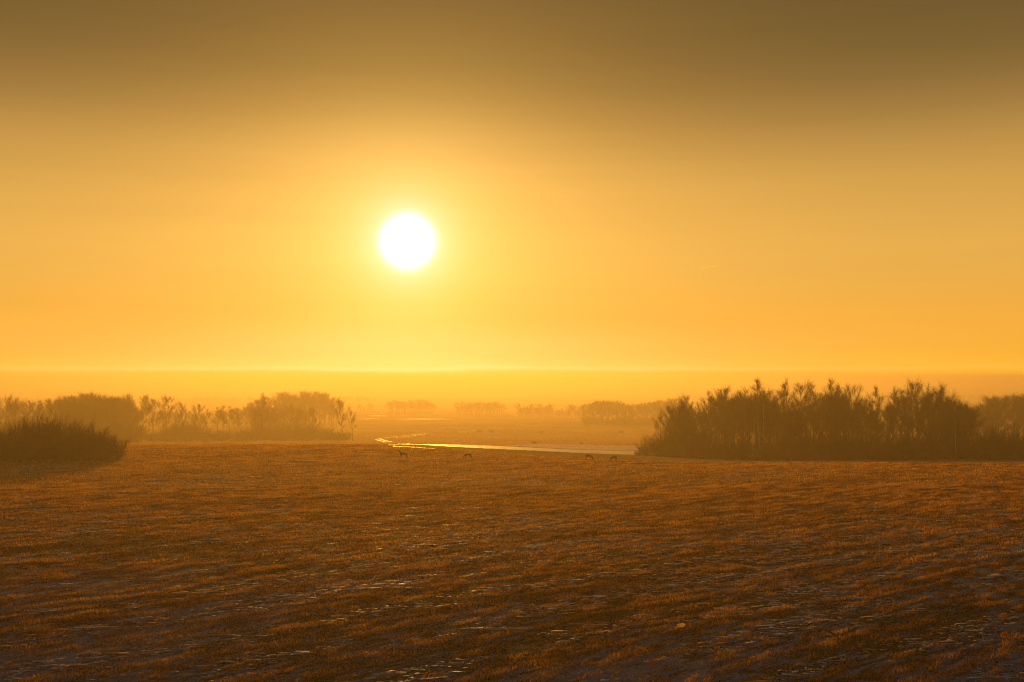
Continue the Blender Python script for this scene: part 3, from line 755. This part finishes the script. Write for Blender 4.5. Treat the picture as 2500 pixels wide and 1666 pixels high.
# ------------------------------------------------------------------ roe deer
def deer(px, pyfeet, face, pose, label, size=1.0):
    """continuous body grown over a skeleton; nose towards -x, then turned"""
    x, y = hit(px, pyfeet); z = T(x, y)
    V = []; E = []; Rr = []
    def v(p, r, par=None):
        V.append(p); Rr.append(r)
        if par is not None: E.append((par, len(V) - 1))
        return len(V) - 1
    pel = v((.42, 0, .68), .13)
    b1 = v((.15, 0, .66), .145, pel); b2 = v((-.12, 0, .64), .155, b1); sh = v((-.34, 0, .68), .14, b2)
    if pose == 'alert':
        n1 = v((-.48, 0, .84), .085, sh); n2 = v((-.56, 0, 1.0), .062, n1); hd = v((-.62, 0, 1.10), .062, n2); mz = v((-.74, 0, 1.06), .042, hd); ns = v((-.83, 0, 1.035), .028, mz); earz = .12; ex = .02
    elif pose == 'low':
        n1 = v((-.54, 0, .74), .085, sh); n2 = v((-.70, 0, .82), .062, n1); hd = v((-.80, 0, .88), .062, n2); mz = v((-.92, 0, .83), .042, hd); ns = v((-1.0, 0, .80), .028, mz); earz = .12; ex = .03
    else:
        n1 = v((-.50, 0, .58), .085, sh); n2 = v((-.62, 0, .40), .062, n1); hd = v((-.68, 0, .24), .060, n2); mz = v((-.74, 0, .13), .042, hd); ns = v((-.77, 0, .05), .028, mz); earz = .06; ex = .10
    for s in (-1, 1):
        hx, hz = V[hd][0], V[hd][2]
        e = v((hx + ex * .6, s * .05, hz + earz * .6), .022, hd); v((hx + ex, s * .10, hz + earz), .016, e)
        st = .05 * s
        f1 = v((-.34 + st, s * .08, .48), .055, sh); f2 = v((-.36 + st * 1.5, s * .08, .30), .028, f1); f3 = v((-.34 + st * 2, s * .08, .06), .020, f2); v((-.37 + st * 2, s * .08, .0), .024, f3)
        h1 = v((.36 - st, s * .09, .46), .075, pel); h2 = v((.52 - st * 1.5, s * .09, .30), .032, h1); h3 = v((.47 - st * 2, s * .09, .06), .021, h2); v((.44 - st * 2, s * .09, .0), .024, h3)
    tl = v((.56, 0, .70), .05, pel); v((.60, 0, .62), .03, tl)
    me = bpy.data.meshes.new('roe_deer'); me.from_pydata(V, E, []); me.materials.append(M_DEER)
    o = link(bpy.data.objects.new('roe_deer', me))
    sk_ = o.modifiers.new('skin', 'SKIN'); sk_.use_smooth_shade = True
    for i, d in enumerate(me.skin_vertices[0].data): d.radius = (Rr[i], Rr[i]); d.use_root = (i == 0)
    sb = o.modifiers.new('sub', 'SUBSURF'); sb.levels = 1; sb.render_levels = 1
    o.location = (x, y, z); o.rotation_euler = (0, 0, face); o.scale = (size,) * 3
    return tag(o, label, 'deer', 'roe deer on the stubble field')
deer(985, 1120, R(-12), 'alert', 'roe deer furthest left, standing side-on with raised head', 1.02)
deer(1142, 1121.5, R(20), 'graze', 'grazing roe deer below the gap between the ghostly tree rows', .95)
deer(1438, 1124.5, R(180 - 40), 'graze', 'grazing roe deer facing right, head down, nearest the shining path', 1.02)
deer(1498, 1127.5, R(38), 'graze', 'rightmost roe deer, grazing with its rump to the right', .92)
deer(1420, 1087, R(170), 'graze', 'distant roe deer as a small dark shape above the shining path', 1.0)

# ------------------------------------------------------------------ small things in the foreground
def crumple(name, px, py, size, m, label, cat, seed, zoff=.05):
    rnd = random.Random(seed); x, y = hit(px, py); z = T(x, y) + zoff
    n = 7; V = []
    for j in range(n):
        for i in range(n):
            u, w_ = i / (n - 1) - .5, j / (n - 1) - .5
            V.append((u * size + rnd.uniform(-.1, .1) * size, w_ * size * .5 + rnd.uniform(-.1, .1) * size, (abs(math.sin(u * 5 + seed)) * .45 + rnd.uniform(0, .35)) * size * .8))
    idx = np.arange(n * n).reshape(n, n)
    Fq = np.stack([idx[:-1, :-1], idx[:-1, 1:], idx[1:, 1:], idx[1:, :-1]], -1).reshape(-1, 4)
    o = link(bpy.data.objects.new(name, np_mesh(name, V, Fq, m)))
    so = o.modifiers.new('thickness', 'SOLIDIFY'); so.thickness = .002
    o.location = (x, y, z); o.rotation_euler = (R(62), 0, .3); return tag(o, label, cat)
m_yel, t, oo = mat('yellow_film')
tr_ = nn(t, 'ShaderNodeBsdfTranslucent', {'Color': (.95, .80, .25, 1)}); gl_ = nn(t, 'ShaderNodeBsdfGlossy', {'Color': (.9, .8, .5, 1), 'Roughness': .35})
mx_ = nn(t, 'ShaderNodeMixShader', {0: .35, 1: tr_.outputs[0], 2: gl_.outputs[0]}); t.links.new(mx_.outputs[0], oo.inputs[0])
crumple('plastic_scrap', 1659, 1539, .36, m_yel, 'bright yellow scrap glinting in the lower field', 'litter', 3, .20)
crumple('dry_leaf', 602, 1331, .22, m_yel, 'tiny golden leaf glinting in the stubble left of centre', 'leaf', 5, .16)
def stick():
    rnd = random.Random(4); w = Wood()
    x0, y0 = hit(2008, 1547); x1, y1 = hit(2050, 1560)
    a = Vector((x0, y0, T(x0, y0) + .20)); b = Vector((x1, y1, T(x1, y1) + .05))
    pts = [a.lerp(b, f) + Vector((0, 0, .04 * math.sin(f * 4))) for f in (0, .2, .4, .6, .8, 1)]
    rr = (.035, .06, .06, .045, .03, .012)
    for i in range(5): w.add(pts[i], pts[i + 1], rr[i], rr[i + 1])
    w.add(pts[2], pts[2] + Vector((.15, .1, .14)), .02, .008)
    o = link(bpy.data.objects.new('fallen_stick', w.mesh('fallen_stick', M_BARK, 7)))
    tag(o, 'dark fallen stick lying in the lower right of the field', 'stick')
stick()
def mound():
    x, y = hit(1858, 1672); V = []; nx_, ny_ = 40, 16
    for j in range(ny_ + 1):
        for i in range(nx_ + 1):
            u, v_ = i / nx_ * 2 - 1, j / ny_ * 2 - 1
            env = max(0, (1 - u ** 4)) * max(0, (1 - v_ ** 4))
            h = .17 * env ** .5 * (.8 + .25 * math.sin(u * 4 + 1.2) + .1 * float(vnoise(np.array(u * 4), np.array(v_ * 3), 8)))
            V.append((u * 1.05, v_ * .42, h - .03))
    idx = np.arange(len(V)).reshape(ny_ + 1, nx_ + 1)
    Fq = np.stack([idx[:-1, :-1], idx[:-1, 1:], idx[1:, 1:], idx[1:, :-1]], -1).reshape(-1, 4)
    o = link(bpy.data.objects.new('earth_hump', np_mesh('earth_hump', V, Fq, M_BARK, True)))
    o.location = (x, y - .1, T(x, y)); tag(o, 'low dark hump of earth rimmed with light at the bottom frame edge', 'earth hump')
mound()

# ------------------------------------------------------------------ contrail high over the valley
def contrail():
    m, t, o = mat('contrail_vapour')
    p = nn(t, 'ShaderNodeVolumePrincipled', {'Color': (1, 1, 1, 1), 'Density': .0035, 'Anisotropy': .85}); t.links.new(p.outputs[0], o.inputs['Volume'])
    D = 15500; a = ray(1704, 655.5); b = ray(1768, 648.3)
    A = Vector((a[0] * D, D, H + a[1] * D)); B = Vector((b[0] * D * 1.02, D * 1.02, H + b[1] * D * 1.02))
    ax = (B - A).normalized(); e1 = ax.cross(Vector((0, 0, 1))).normalized(); e2 = ax.cross(e1)
    n, k = 20, 10; V = [tuple(A)]
    for i in range(1, n):
        f = i / n; rr = 2 + 11 * min(1, f * 4) * (1 - f) ** .8
        V += [tuple(A.lerp(B, f) + (e1 * math.cos(q * 6.2832 / k) + e2 * math.sin(q * 6.2832 / k)) * rr) for q in range(k)]
    V.append(tuple(B)); L_ = len(V) - 1; F_ = []
    for q in range(k):
        q2 = (q + 1) % k; F_ += [(0, 1 + q2, 1 + q), (L_, L_ - k + q, L_ - k + q2)]
        for i in range(n - 2):
            c0, c1 = 1 + i * k, 1 + (i + 1) * k; F_ += [(c0 + q, c0 + q2, c1 + q2), (c0 + q, c1 + q2, c1 + q)]
    o = link(bpy.data.objects.new('contrail', np_mesh('contrail', V, F_, m)))
    tag(o, 'short pale contrail streak in the sky right of the sun', 'contrail')
contrail()

# ------------------------------------------------------------------ haze
def haze():
    x0, x1, y0, y1, z0, z1 = -13200, 13200, -3200, 13700, -90, 13
    V = [(x, y, z) for z in (z0, z1) for y in (y0, y1) for x in (x0, x1)]
    Fq = [(0, 2, 3, 1), (4, 5, 7, 6), (0, 1, 5, 4), (2, 6, 7, 3), (0, 4, 6, 2), (1, 3, 7, 5)]
    m, t, o = mat('valley_haze')
    p = nn(t, 'ShaderNodeVolumePrincipled', {'Color': (*HAZE_COLOR, 1), 'Density': HAZE_DENSITY, 'Anisotropy': HAZE_G})
    t.links.new(p.outputs[0], o.inputs['Volume'])
    ob = link(bpy.data.objects.new('haze', np_mesh('haze', V, Fq, m)))
    tag(ob, 'golden morning haze filling the valley', 'haze', kind='stuff')
haze()
